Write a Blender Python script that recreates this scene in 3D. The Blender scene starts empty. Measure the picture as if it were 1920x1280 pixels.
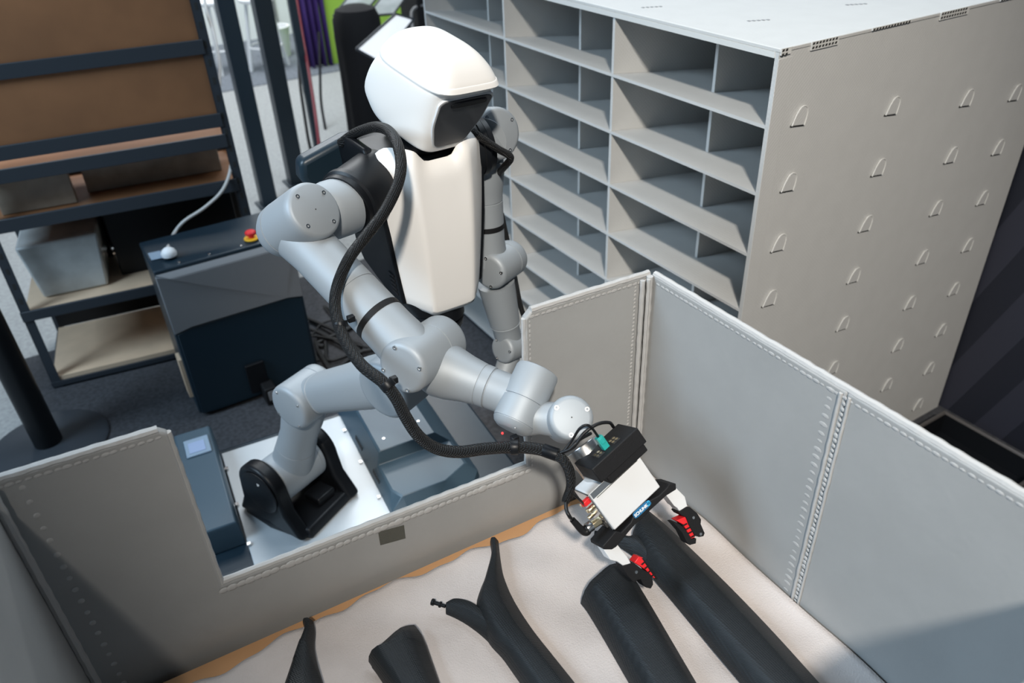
import bpy, bmesh, math, random
from mathutils import Vector, Matrix
random.seed(4)
V3 = Vector
# ------------------------------------------------------------------ camera
sc = bpy.context.scene
C = sc.collection
FPX = 1477.13
CAM = V3((0, 0, 2.2))
def _n(v): return V3(v).normalized()
Zc = -_n((1060-960, -(2870-640), -FPX))
Yc = _n((-120-960, -(-290-640), -FPX)); Yc = (Yc - Zc*Yc.dot(Zc)).normalized()
Xc = Yc.cross(Zc)
RW = Matrix((Xc, Yc, Zc))                      # world = RW @ camera
cd = bpy.data.cameras.new('camera'); cam = bpy.data.objects.new('camera', cd); C.objects.link(cam)
cam.matrix_world = Matrix.Translation(CAM) @ RW.to_4x4()
cd.sensor_width = 36; cd.lens = FPX/1920*36; cd.clip_start = .05; cd.clip_end = 100
cd.dof.use_dof = True; cd.dof.focus_distance = 1.56; cd.dof.aperture_fstop = 3.6
sc.camera = cam
# ------------------------------------------------------------------ world, lamps, exposure
w = bpy.data.worlds.new('hall'); sc.world = w; w.use_nodes = True
bg = w.node_tree.nodes['Background']; bg.inputs[0].default_value = (.45, .70, 1.0, 1); bg.inputs[1].default_value = .065
sc.view_settings.view_transform = 'Standard'; sc.view_settings.look = 'None'
sc.view_settings.exposure = 0.0; sc.view_settings.gamma = 1; sc.view_settings.use_curve_mapping = False
def lamp(name, loc, target, power, col, size, sizey=None):
    d = bpy.data.lights.new(name, 'AREA'); d.energy = power; d.color = col
    d.shape = 'DISK' if sizey is None else 'RECTANGLE'; d.size = size
    if sizey: d.size_y = sizey
    o = bpy.data.objects.new(name, d); C.objects.link(o); o.location = loc
    o.rotation_euler = (V3(target)-V3(loc)).to_track_quat('-Z', 'Y').to_euler()
    return o
sd = bpy.data.lights.new('stage_light', 'SPOT'); sd.energy = 1400; sd.color = (1, .935, .845); sd.spot_size = math.radians(37.5); sd.spot_blend = 1; sd.shadow_soft_size = .15
so = bpy.data.objects.new('stage_light', sd); C.objects.link(so); so.location = (-1.08, -2.1, 5.06)
so.rotation_euler = (V3((1.5, 1.2, 1.2))-V3(so.location)).to_track_quat('-Z', 'Y').to_euler()
lamp('side_light', (-3.6, 2.2, 4.2), (.6, 1.5, 1.1), 240, (.61, .81, 1), 2.2, 2.2)
lamp('overhead_light', (2.6, 2.6, 5.2), (1.6, 2.0, 1.2), 100, (.80, .91, 1), 2.5, 2.5)
lamp('hall_light', (2.2, 8.6, 5.5), (2.2, 9.0, 0), 420, (.95, .98, 1), 4, 2)
lamp('hall_light', (1.2, 5.6, 5.5), (1.2, 5.4, 0), 90, (.9, .96, 1), 3, 2)

# ------------------------------------------------------------------ pixel rays -> real points
def ray(px, py): return RW @ V3(((px-960)/FPX, -(py-640)/FPX, -1))
def PZ(px, py, z): d = ray(px, py); return CAM + d*((z-CAM.z)/d.z)
def PY(px, py, y): d = ray(px, py); return CAM + d*((y-CAM.y)/d.y)
def PX(px, py, x): d = ray(px, py); return CAM + d*((x-CAM.x)/d.x)
def PD(px, py, dep): return CAM + ray(px, py)*dep
def PP(px, py, p0, n): d = ray(px, py); return CAM + d*((V3(p0)-CAM).dot(V3(n))/d.dot(V3(n)))

# ------------------------------------------------------------------ materials
def mat(name, col, rough=.5, metal=0, noise=0, nscale=30, bump=0, bscale=200, spec=.5, coat=0, emit=None, trans=0, col2=None, voronoi=False):
    m = bpy.data.materials.new(name); m.use_nodes = True
    nt = m.node_tree; b = nt.nodes['Principled BSDF']
    b.inputs['Base Color'].default_value = (*col, 1); b.inputs['Roughness'].default_value = rough
    b.inputs['Metallic'].default_value = metal; b.inputs['Specular IOR Level'].default_value = spec
    b.inputs['Coat Weight'].default_value = coat
    if trans: b.inputs['Transmission Weight'].default_value = trans
    if emit: b.inputs['Emission Color'].default_value = (*emit[0], 1); b.inputs['Emission Strength'].default_value = emit[1]
    tc = nt.nodes.new('ShaderNodeTexCoord')
    if noise or col2:
        nz = nt.nodes.new('ShaderNodeTexNoise'); nz.inputs['Scale'].default_value = nscale; nz.inputs['Detail'].default_value = 4
        nt.links.new(tc.outputs['Object'], nz.inputs['Vector'])
        mx = nt.nodes.new('ShaderNodeMix'); mx.data_type = 'RGBA'
        c2 = col2 or tuple(c*(1-noise) for c in col)
        mx.inputs[6].default_value = (*col, 1); mx.inputs[7].default_value = (*c2, 1)
        mr = nt.nodes.new('ShaderNodeMapRange'); mr.inputs[1].default_value = .35; mr.inputs[2].default_value = .65
        nt.links.new(nz.outputs['Fac'], mr.inputs[0]); nt.links.new(mr.outputs[0], mx.inputs[0])
        nt.links.new(mx.outputs[2], b.inputs['Base Color'])
    if bump:
        t = nt.nodes.new('ShaderNodeTexVoronoi' if voronoi else 'ShaderNodeTexNoise'); t.inputs['Scale'].default_value = bscale
        nt.links.new(tc.outputs['Object'], t.inputs['Vector'])
        bp = nt.nodes.new('ShaderNodeBump'); bp.inputs['Strength'].default_value = bump; bp.inputs['Distance'].default_value = .002
        nt.links.new(t.outputs[0], bp.inputs['Height']); nt.links.new(bp.outputs[0], b.inputs['Normal'])
    return m
def weave(m, scale, strength, dist=.001, diag=False):
    nt = m.node_tree; b = nt.nodes['Principled BSDF']; tc = nt.nodes.new('ShaderNodeTexCoord')
    outs = []
    for ax in ((1, 1, .0), (0, 1, -1)) if diag else ((1, .3, 0), (0, .3, 1)):
        mp = nt.nodes.new('ShaderNodeVectorMath'); mp.operation = 'DOT_PRODUCT'; mp.inputs[1].default_value = tuple(a*scale for a in ax)
        nt.links.new(tc.outputs['Object'], mp.inputs[0])
        s = nt.nodes.new('ShaderNodeMath'); s.operation = 'SINE'; nt.links.new(mp.outputs['Value'], s.inputs[0]); outs.append(s)
    ml = nt.nodes.new('ShaderNodeMath'); ml.operation = 'MULTIPLY'
    nt.links.new(outs[0].outputs[0], ml.inputs[0]); nt.links.new(outs[1].outputs[0], ml.inputs[1])
    bp = nt.nodes.new('ShaderNodeBump'); bp.inputs['Strength'].default_value = strength; bp.inputs['Distance'].default_value = dist
    nt.links.new(ml.outputs[0], bp.inputs['Height']); nt.links.new(bp.outputs[0], b.inputs['Normal'])
    return m
M = dict(
 silver=mat('silver_paint', (.35, .38, .405), .56, .30, bump=.04, bscale=900),
 silver2=mat('silver_cap', (.35, .38, .405), .60, .22, bump=.04, bscale=900),
 steel=mat('steel', (.6, .6, .6), .25, 1),
 white=mat('white_plastic', (.86, .84, .81), .42, bump=.05, bscale=700),
 alu=mat('white_aluminium', (.80, .81, .82), .42, .15),
 plate=mat('brushed_plate', (.56, .59, .61), .42, .25, noise=.06, nscale=8),
 black=mat('black_plastic', (.007, .008, .010), .40, spec=.28),
 gloss=mat('black_gloss', (.006, .007, .009), .42, spec=.2),
 matte=mat('black_matte', (.008, .008, .009), .62, bump=.25, bscale=500, spec=.3),
 braid=weave(mat('braided_sleeve', (.006, .0055, .0055), .45, spec=.4), 1500, .9, .0012),
 visor=mat('visor_glass', (.032, .035, .042), .38, coat=.15),
 navy=mat('navy_paint', (.010, .024, .037), .38, bump=.06, bscale=500),
 navyl=mat('slate_blue_paint', (.055, .092, .122), .40, bump=.06, bscale=500),
 greyp=mat('grey_panel', (.22, .225, .235), .5, bump=.08, bscale=400),
 shelf=weave(mat('grey_hollow_board', (.56, .56, .548), .6, noise=.03, nscale=14), 520, .22, .0007, True),
 shelfe=mat('grey_board_edge', (.64, .64, .62), .65, bump=.3, bscale=260),
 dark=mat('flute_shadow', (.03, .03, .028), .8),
 tarp=mat('grey_coated_fabric', (.33, .332, .328), .55, noise=.07, nscale=7, bump=.16, bscale=90),
 hem=mat('grey_welded_hem', (.42, .416, .408), .5, bump=.35, bscale=120),
 velcro=mat('olive_hook_tape', (.10, .10, .085), .95, bump=1, bscale=900),
 card=mat('brown_cardboard', (.50, .27, .125), .75, noise=.12, nscale=5),
 foam=mat('white_foam_sheet', (.55, .498, .475), .65, noise=.10, nscale=9, bump=.55, bscale=330),
 trim=weave(mat('charcoal_trim', (.011, .0135, .016), .5, spec=.35, noise=.2, nscale=20), 1700, .45, .0008),
 board=mat('particle_board', (.36, .158, .066), .6, noise=.25, nscale=3),
 pale=mat('pale_board', (.80, .59, .41), .55, noise=.25, nscale=3),
 rack=mat('dark_steel', (.035, .042, .052), .5),
 film=mat('plastic_film', (.5, .42, .33), .25, noise=.5, nscale=4, bump=.6, bscale=14),
 crate=mat('translucent_grey', (.58, .60, .59), .3, noise=.25, nscale=9),
 red=mat('red_plastic', (.75, .02, .025), .4), yellow=mat('yellow_plastic', (.9, .5, .02), .4),
 green=mat('teal_connector', (.02, .36, .33), .45), gold=mat('brass', (.75, .62, .40), .3, 1),
 label=mat('blue_label', (.02, .15, .32), .35), cyan=mat('cyan_print', (.05, .5, .75), .4), ink=mat('white_ink', (.9, .9, .9), .5),
 screen=mat('display_film', (.34, .42, .60), .2), grey=mat('grey_label', (.25, .33, .42), .5),
 carpet=mat('grey_carpet', (.06, .062, .070), .95, noise=.4, nscale=60, bump=.6, bscale=300),
 concrete=mat('pale_concrete', (.35, .36, .36), .8, noise=.22, nscale=45, bump=.2, bscale=60),
 farcarpet=mat('far_carpet', (.17, .19, .22), .95, noise=.3, nscale=30),
 wallw=mat('white_wall', (.85, .87, .88), .7), limeg=mat('lime_wall', (.46, .76, .09), .7),
 purple=mat('purple_cloth', (.06, .025, .16), .8), stool=mat('white_stool', (.88, .89, .9), .5),
 cloth=mat('black_cloth', (.006, .006, .008), .9, bump=.4, bscale=60), cable=mat('black_cable', (.008, .008, .009), .45, spec=.35),
 wcable=mat('white_cable', (.62, .60, .57), .5), maroon=mat('maroon_cable', (.16, .008, .02), .5),
 binrim=mat('bin_rim', (.13, .12, .115), .35, .4), glassy=mat('tinted_panel', (.36, .39, .40), .2, col2=(.26, .29, .29), nscale=5),
)
def stripe_mat():
    m = mat('navy_striped_wall', (.028, .031, .046), .7); nt = m.node_tree; b = nt.nodes['Principled BSDF']
    tc = nt.nodes.new('ShaderNodeTexCoord'); d = nt.nodes.new('ShaderNodeVectorMath'); d.operation = 'DOT_PRODUCT'
    d.inputs[1].default_value = (0, .936, .353); nt.links.new(tc.outputs['Object'], d.inputs[0])
    k = nt.nodes.new('ShaderNodeMath'); k.operation = 'MULTIPLY_ADD'; k.inputs[1].default_value = 4.5; k.inputs[2].default_value = 2.61; nt.links.new(d.outputs['Value'], k.inputs[0])
    f = nt.nodes.new('ShaderNodeMath'); f.operation = 'FRACT'; nt.links.new(k.outputs[0], f.inputs[0])
    g = nt.nodes.new('ShaderNodeMath'); g.operation = 'GREATER_THAN'; g.inputs[1].default_value = .5; nt.links.new(f.outputs[0], g.inputs[0])
    mx = nt.nodes.new('ShaderNodeMix'); mx.data_type = 'RGBA'; mx.inputs[6].default_value = (.010, .012, .022, 1); mx.inputs[7].default_value = (.026, .028, .044, 1)
    nt.links.new(g.outputs[0], mx.inputs[0]); nt.links.new(mx.outputs[2], b.inputs['Base Color'])
    return m
M['stripe'] = stripe_mat()

# ------------------------------------------------------------------ mesh helpers
WL = {}                                        # world location of every object
def tag(o, label=None, cat=None, group=None, kind=None):
    if label: o['label'] = label
    if cat: o['category'] = cat
    if group: o['group'] = group
    if kind: o['kind'] = kind
    return o
def place(o, wl, parent):
    C.objects.link(o); wl = V3(wl)
    if parent is not None: o.parent = parent; o.location = wl - WL[parent.name]
    else: o.location = wl
    WL[o.name] = wl; return o
def empty(name, loc, label=None, cat=None, group=None):
    o = bpy.data.objects.new(name, None); place(o, loc, None); o.empty_display_size = .1
    return tag(o, label, cat, group)
def catmull(pts, n=8):
    pts = [V3(p) for p in pts]
    if len(pts) < 3: return pts
    P = [pts[0]*2-pts[1]] + pts + [pts[-1]*2-pts[-2]]; out = []
    for i in range(1, len(P)-2):
        a, b, c, d = P[i-1:i+3]
        for k in range(n):
            t = k/n
            out.append(.5*((2*b)+(c-a)*t+(2*a-5*b+4*c-d)*t*t+(3*b-a-3*c+d)*t**3))
    out.append(pts[-1]); return out
def frame(d):
    d = V3(d).normalized(); up = V3((0, 0, 1)) if abs(d.z) < .9 else V3((0, 1, 0))
    x = up.cross(d).normalized(); return x, d.cross(x)
class MB:
    def __init__(s): s.v = []; s.f = []
    def add(s, vs, fs):
        o = len(s.v); s.v += [V3(v) for v in vs]; s.f += [tuple(i+o for i in f) for f in fs]; return s
    def box(s, c, size, rot=None, axes=None):
        c = V3(c); h = [x/2 for x in size]
        if axes is None: axes = rot.to_3x3().transposed() if rot else Matrix.Identity(3)
        A = [V3(a) for a in axes]
        vs = [c+A[0]*(h[0]*i)+A[1]*(h[1]*j)+A[2]*(h[2]*k) for i in (-1, 1) for j in (-1, 1) for k in (-1, 1)]
        fs = [(0, 1, 3, 2), (4, 6, 7, 5), (0, 4, 5, 1), (2, 3, 7, 6), (0, 2, 6, 4), (1, 5, 7, 3)]
        return s.add(vs, fs)
    def span(s, a, b): a, b = V3(a), V3(b); return s.box((a+b)/2, [abs(t) for t in (b-a)])
    def prism(s, poly, ext):
        n = len(poly); e = V3(ext); vs = [V3(p) for p in poly] + [V3(p)+e for p in poly]
        return s.add(vs, [tuple(range(n))[::-1], tuple(range(n, 2*n))] + [(i, (i+1) % n, n+(i+1) % n, n+i) for i in range(n)])
    def rings(s, rings, closed=True, caps=True):
        n = len(rings[0]); vs = [p for r in rings for p in r]; fs = []
        for i in range(len(rings)-1):
            for j in range(n if closed else n-1):
                k = (j+1) % n; fs.append((i*n+j, i*n+k, (i+1)*n+k, (i+1)*n+j))
        if caps: fs += [tuple(range(n))[::-1], tuple((len(rings)-1)*n+j for j in range(n))]
        return s.add(vs, fs)
    def lathe(s, p, axis, prof, n=36):
        p = V3(p); ax = V3(axis).normalized(); x, y = frame(ax)
        return s.rings([[p+ax*t+(x*math.cos(2*math.pi*k/n)+y*math.sin(2*math.pi*k/n))*max(r, 1e-4) for k in range(n)] for t, r in prof])
    def cyl(s, a, b, r, r2=None, n=32, e=0):
        a, b = V3(a), V3(b); L = (b-a).length; r2 = r if r2 is None else r2
        pr = [(0, r), (L, r2)] if not e else [(0, r-e), (e*.3, r-e*.3), (e, r), (L-e, r2), (L-e*.3, r2-e*.3), (L, r2-e)]
        return s.lathe(a, b-a, pr, n)
    def tube(s, pts, r, n=10, sm=8, flat=None):
        pts = catmull(pts, sm) if sm else [V3(p) for p in pts]
        m = len(pts); rr = [r(i/(m-1)) if callable(r) else r for i in range(m)]
        d = (pts[1]-pts[0]).normalized(); x, _ = frame(d); R = []
        for i, p in enumerate(pts):
            d = (pts[min(i+1, m-1)]-pts[max(i-1, 0)]).normalized()
            x = (x-d*x.dot(d)).normalized(); y = d.cross(x)
            R.append([p+(x*math.cos(2*math.pi*k/n)+y*math.sin(2*math.pi*k/n))*rr[i] for k in range(n)])
        return s.rings(R)
    def ball(s, c, r, sx=(1, 1, 1), n=12, m=8):
        c = V3(c); R = []
        for i in range(m+1):
            t = math.pi*i/m; R.append([c+V3((sx[0]*r*math.sin(t)*math.cos(2*math.pi*k/n), sx[1]*r*math.sin(t)*math.sin(2*math.pi*k/n), -sx[2]*r*math.cos(t))) for k in range(n)])
        return s.rings(R, caps=False)
    def build(s, name, m, parent=None, bevel=0, seg=2, angle=38, sub=0, smooth=True, label=None, loc=None, solid=0):
        lo = [min(v[i] for v in s.v) for i in range(3)]; hi = [max(v[i] for v in s.v) for i in range(3)]
        c = V3(loc) if loc is not None else V3([(a+b)/2 for a, b in zip(lo, hi)])
        me = bpy.data.meshes.new(name); me.from_pydata([v-c for v in s.v], [], s.f)
        bm = bmesh.new(); bm.from_mesh(me); bmesh.ops.recalc_face_normals(bm, faces=bm.faces[:]); bm.to_mesh(me); bm.free()
        if smooth:
            me.polygons.foreach_set('use_smooth', [True]*len(me.polygons)); me.set_sharp_from_angle(angle=math.radians(angle))
        me.materials.append(M[m] if isinstance(m, str) else m)
        o = bpy.data.objects.new(name, me); place(o, c, parent)
        if solid: md = o.modifiers.new('solid', 'SOLIDIFY'); md.thickness = solid; md.offset = 0
        if sub: md = o.modifiers.new('sub', 'SUBSURF'); md.levels = md.render_levels = sub
        if bevel:
            md = o.modifiers.new('bevel', 'BEVEL'); md.width = bevel; md.segments = seg; md.limit_method = 'ANGLE'; md.angle_limit = math.radians(35)
        if label: o['label'] = label
        return o
def copy_to(o, wl, parent, rot=None):
    c = o.copy(); place(c, wl, parent)
    if rot is not None: c.rotation_euler = rot
    return c
def mb(): return MB()

# ================================================================== SETTING
tag(mb().span((-8, -6, -.05), (12, 14, 0)).build('floor', 'concrete'), kind='structure')
tag(mb().span((-.45, -2, 0), (3.0, 4.15, .008)).build('trim_1', 'carpet', label='dark grey carpet laid over the pale concrete floor'), kind='structure')
tag(mb().span((-3, 8.45, 0), (9, 11.2, .008)).build('trim_2', 'farcarpet', label='darker carpet strip under the white stools'), kind='structure')
tag(mb().span((2.935, -3, 0), (3.01, 3.30, 2.6)).build('wall_right', 'stripe', label='navy wall with broad diagonal tone stripes'), kind='structure')
tag(mb().span((-3, 10.6, 0), (9, 10.7, 3.2)).build('wall_back', 'wallw'), kind='structure')
for i, x in enumerate((1.75, 2.35, 2.95)):
    mb().span((x, 10.57, 0), (x+.03, 10.6, 3.2)).build('panel_joint', 'greyp', bpy.data.objects['wall_back'])
tag(mb().span((2.88, 8.75, 0), (4.3, 8.83, 2.6)).build('wall_far', 'limeg', label='lime green wall panel'), kind='structure')

# ================================================================== SHELF UNIT
SX0, SX1, SY0, SY1, ST = 1.59, 2.92, 1.361, 3.35, 1.70
BZ = [1.517-.1845*i for i in range(9)]                 # board front heights
TILT = -.125
sh = empty('pigeonhole_shelf', (2.25, 2.35, 0), 'large grey hollow-board pigeonhole shelf with tilted compartments behind the robot', 'shelf')
mb().span((SX0, SY0, 0), (SX1, SY0+.012, ST)).build('side_panel', 'shelf', sh)
mb().span((SX0, SY1-.012, 0), (SX1, SY1, ST)).build('side_panel', 'shelf', sh)
mb().span((SX0, SY0-.002, ST), (SX1+.02, SY1, ST+.01)).build('top_panel', 'shelf', sh, bevel=.002)
mb().span((SX1-.012, SY0+.012, 0), (SX1, SY1-.012, ST)).build('back_panel', 'shelf', sh)
mb().span((SX0-.002, SY0+.012, ST-.014), (SX0+.012, SY1, ST)).build('front_lip', 'shelfe', sh)
def board(z):
    dz = TILT*(SX1-.012-SX0); y0, y1 = SY0+.012, SY1-.012
    return mb().prism([(SX0, y0, z), (SX1-.012, y0, z+dz), (SX1-.012, y0, z+dz-.009), (SX0, y0, z-.009)], (0, y1-y0, 0))
b0 = board(BZ[0]).build('shelf_board', 'shelf', sh)
for z in BZ[1:]: copy_to(b0, WL[b0.name]+V3((0, 0, z-BZ[0])), sh)
def divider(y, zt, zb, flat, x0):
    dz = TILT*(SX1-.012-SX0); x1 = SX1-.012; e = TILT*(x0-SX0)
    return mb().prism([(x0, y, zt+(0 if flat else e)), (x1, y, zt+(0 if flat else dz)), (x1, y, zb+dz), (x0, y, zb+e)], (0, .011, 0))
MAIN = (2.010, 2.670, 3.327-.012); SUBD = (1.712, 2.388, 3.042)
for y in MAIN[:2]+SUBD:
    xf = SX0+(.003 if y in MAIN else .15)
    t = divider(y, ST, BZ[0]+.0005, True, xf).build('divider', 'shelf', sh)
    d0 = divider(y, BZ[0]-.0095, BZ[1]+.0005, False, xf).build('divider', 'shelf', sh)
    for i in range(1, 8): copy_to(d0, WL[d0.name]+V3((0, 0, -.1845*i)), sh)
# D shaped board tabs pushed through the side panel
TABX = (1.675, 2.071, 2.445, 2.721)
def dshape(c, s=1):
    pts = [(-.002, 0), (.046, -.006), (.051, .018), (.050, .036), (.040, .046), (.024, .045), (.010, .028)]
    return [V3((c[0]+a*s, c[1], c[2]+b*s)) for a, b in pts]
pt = mb().prism(dshape((0, SY0-.0055, 0)), (0, .0055, 0)).build('board_tab', 'shelf', sh, bevel=.0022, loc=(0, SY0-.002, 0))
ps = mb().prism([V3(p) for p in ((-.004, SY0-.0022, -.0035), (.046, SY0-.0022, -.0095), (.046, SY0-.0022, -.005), (-.003, SY0-.0022, .001))], (0, .002, 0)).build('tab_slot', 'dark', sh, loc=(0, SY0-.002, 0))
pe = mb().tube([V3((p.x, SY0-.0052, p.z)) for p in dshape((0, 0, 0))[1:]+dshape((0, 0, 0))[:1]], .0021, 6, 2).build('tab_edge', 'shelfe', sh, loc=(0, SY0-.002, 0))
first = True
for i in range(8):
    for x in TABX:
        z = BZ[i] - .004 + TILT*(x-SX0); q = V3((x, SY0-.002, z))
        if first:
            for o in (pt, ps, pe): o.location = q - WL[sh.name]; WL[o.name] = q
            first = False
        else:
            for o in (pt, ps, pe): copy_to(o, q, sh)
mb().span((SX0, SY0-.0015, .02), (SX0+.05, SY0, ST-.015)).build('edge_band', 'shelf', sh, bevel=.004)
# open fluted ends along the lid edge and slots on top
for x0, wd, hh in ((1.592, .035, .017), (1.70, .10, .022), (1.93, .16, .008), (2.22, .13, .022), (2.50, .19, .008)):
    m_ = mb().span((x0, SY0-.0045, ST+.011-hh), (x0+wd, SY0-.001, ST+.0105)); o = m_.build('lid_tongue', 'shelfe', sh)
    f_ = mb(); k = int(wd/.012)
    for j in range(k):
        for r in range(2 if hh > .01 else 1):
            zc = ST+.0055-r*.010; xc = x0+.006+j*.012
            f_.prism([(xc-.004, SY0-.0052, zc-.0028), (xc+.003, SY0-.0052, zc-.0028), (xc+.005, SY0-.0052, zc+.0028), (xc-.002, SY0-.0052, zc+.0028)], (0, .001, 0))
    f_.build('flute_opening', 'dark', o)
for p in ((1425, 38), (1608, 8), (1225, 13)):
    c = PZ(*p, ST+.01); f_ = mb()
    for j in range(5): f_.box(c+V3((-.03+j*.012, .012-.006*j, .0006)), (.008, .009, .001))
    f_.build('lid_slot', 'greyp', sh)

# ================================================================== LOAD BOX
BX0, BX1, BYF, BT, BB = -.226, .92, .147, 1.45, .04
bx = empty('sleeve_box', (.35, .6, 0), 'open grey fabric-covered transport box with a rectangular notch cut in its far wall', 'box')
P0 = V3((BX1, 1.025, 0)); fd = V3((-1.146, .062, 0)).normalized(); fn = V3((fd.y, -fd.x, 0))
if fn.y < 0: fn = -fn
FW = lambda px, py: PP(px, py, P0, fn)
# far wall outline
nb0, nb1 = FW(417, 1097), FW(990, 874); nt0, nt1 = FW(308, 792), FW(984, 584)
lt = P0 + fd*1.146; lt.z = BT+.004; rt = P0.copy(); rt.z = BT
nt0.z = lt.z-.003; nt1.z = BT+.002
poly = [V3((lt.x, lt.y, BB)), lt, nt0+fd*.012, nt0+V3((0, 0, -.010)), nb0, nb1, nt1+V3((0, 0, -.014)), nt1-fd*.014, rt, V3((rt.x, rt.y, BB))]
mb().prism(poly, fn*.016).build('far_wall', 'tarp', bx, bevel=.004, smooth=True)
mb().span((BX1, .5632, BB), (BX1+.016, 1.022, BT)).build('right_wall', 'tarp', bx, bevel=.004)
mb().span((BX1, BYF, BB), (BX1+.016, .563, BT)).build('right_wall', 'tarp', bx, bevel=.004)
mb().span((BX0-.016, BYF, BB), (BX0, 1.083, BT+.004)).build('left_wall', 'tarp', bx, bevel=.004)
mb().span((BX0, BYF-.016, BB), (BX1, BYF, BT)).build('near_wall', 'tarp', bx, bevel=.004)
mb().span((BX0-.02, BYF-.02, 0.01), (BX1+.02, 1.11, BB)).build('base_pallet', 'black', bx)
def beads(a, b, r, step, name='weld_bead', m='hem', sx=(1.0, 1.0, 1.0), off=V3((0, 0, 0)), jit=.25):
    a, b = V3(a)+off, V3(b)+off; n = max(2, int((b-a).length/step)); q = mb()
    for i in range(n+1):
        rr = r*(1+random.uniform(-jit, jit)); q.ball(a.lerp(b, (i+random.uniform(-.07, .07))/n), rr, sx, 8, 5)
    o = q.build(name, m, bx); o['kind'] = 'stuff'; return o
def hem(a, b, r=.006, off=V3((0, 0, 0)), wob=.0008, name='edge_hem'):
    a, b = V3(a)+off, V3(b)+off; n = max(3, int((b-a).length/.012)); q = mb()
    q.tube([a.lerp(b, i/n)+V3((random.uniform(-1, 1), random.uniform(-1, 1), random.uniform(-1, 1)))*wob*.5 for i in range(n+1)], lambda t: r*.92*(1+.05*math.sin(t*n*2.3)), 8, 2)
    return q.build(name, 'hem', bx)
IN = -fn*.001
hem(lt, nt0+fd*.012, .0075, fn*.006); hem(nt0+V3((0, 0, -.01)), nb0, .0055, fn*.006)
hem(nb0, nb1, .0075, fn*.008+V3((0, 0, .001))); hem(nb1, nt1+V3((0, 0, -.014)), .0055, fn*.006); hem(nt1-fd*.014, rt, .0075, fn*.006)
beads(nb0, nb1, .0092, .0150, off=IN+V3((0, 0, -.0125)), sx=(1.1, .17, .78))
beads(lt, nt0+fd*.014, .0045, .012, off=IN+V3((0, 0, -.011)), sx=(1.3, .10, .7))
beads(nt1-fd*.014, rt, .0045, .012, off=IN+V3((0, 0, -.011)), sx=(1.3, .10, .7))
beads(nt1+V3((0, 0, -.02))-fd*.009, nb1-fd*.009, .004, .010, off=IN, sx=(.5, .10, 1))
hem((BX1+.008, 1.02, BT), (BX1+.008, BYF, BT), .0075); hem((BX0-.008, 1.08, BT+.004), (BX0-.008, BYF, BT+.004), .0075)
beads((BX1-.0005, 1.0, BT-.012), (BX1-.0005, BYF, BT-.012), .0045, .013, sx=(.12, 1.3, .6))
# corner and hinge seams
hem((BX1-.006, 1.019, BT), (BX1-.006, 1.019, .95), .0072, name='corner_seam'); hem((BX1-.024, 1.019, BT-.004), (BX1-.024, 1.019, .95), .0055, name='corner_seam')
hem((BX1-.013, 1.014, BT-.002), (BX1-.013, 1.014, .95), .0045, name='corner_seam')
cb_ = P0+fd*.034; beads((cb_.x, cb_.y, BT-.01), (cb_.x, cb_.y, .96), .0035, .009, sx=(1, .2, 1))
hem((BX0+.006, 1.072, BT), (BX0+.006, 1.072, .95), .008, name='corner_seam')
cb_ = P0+fd*1.108; beads((cb_.x, cb_.y, BT-.02), (cb_.x, cb_.y, .96), .0055, .027, off=-fn*.0002, sx=(.9, .16, .9), jit=.1)
hem((BX1-.001, .572, BT-.006), (BX1-.001, .570, .95), .0035, name='hinge_seam'); hem((BX1-.001, .556, BT-.006), (BX1-.001, .556, .95), .0028, name='hinge_seam')
beads((BX1-.0005, .563, BT-.012), (BX1-.0005, .563, .95), .0052, .0105, sx=(.25, .9, .85))
beads((BX1-.0002, .590, BT-.012), (BX1-.0002, .588, .95), .0055, .017, sx=(.08, 1.3, .7))
vc = [FW(709, 997), FW(757, 984), FW(760, 1008), FW(713, 1021)]
mb().prism([p-fn*.0015 for p in vc], fn*.002).build('velcro_patch', 'velcro', bx)

# cardboard layer pad, foam sheet
PADZ = .945
tag(mb().prism([V3((BX0+.004, BYF+.004, .90)), V3((BX1-.008, BYF+.004, .90)), V3((BX1-.008, 1.012, .90)), V3((BX0+.004, 1.064, .90))], (0, 0, PADZ-.90)).build('layer_pad', 'card'), 'brown cardboard layer pad lining the grey box under the white sheet', 'cardboard pad')
def foam_sheet():
    q = mb(); nx, ny = 110, 84; rows = []
    for j in range(ny+1):
        v = j/ny; row = []
        for i in range(nx+1):
            u = i/nx; x = BX0+.012+(BX1-.012-BX0-.006)*u
            yf = 1.025+.062*(BX1-x)/1.146 - (.030+.026*(1-u)**1.3+.010*math.sin(u*11)+.006*math.sin(u*37+1)+.003*math.sin(u*90)) 
            if u > .88: yf += .05*(u-.88)/.12*.55
            y = BYF+.01+(yf-BYF-.01)*v
            z = PADZ+.0085+.0032*math.sin(x*16+y*7)+.003*math.sin(y*21-x*9)+.0015*math.sin(x*43+y*31)
            e = max(0, (u-.955)/.045); z += .012*e*e
            if u > .96: x = min(x, BX1-.003)
            row.append(V3((x, y, z)))
        rows.append(row)
    q.rings(rows, closed=False, caps=False)
    return q.build('foam_sheet', 'foam', None, solid=.002)
tag(foam_sheet(), 'white crinkled foam sheet spread under the black trims in the box', 'packing sheet')

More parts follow.
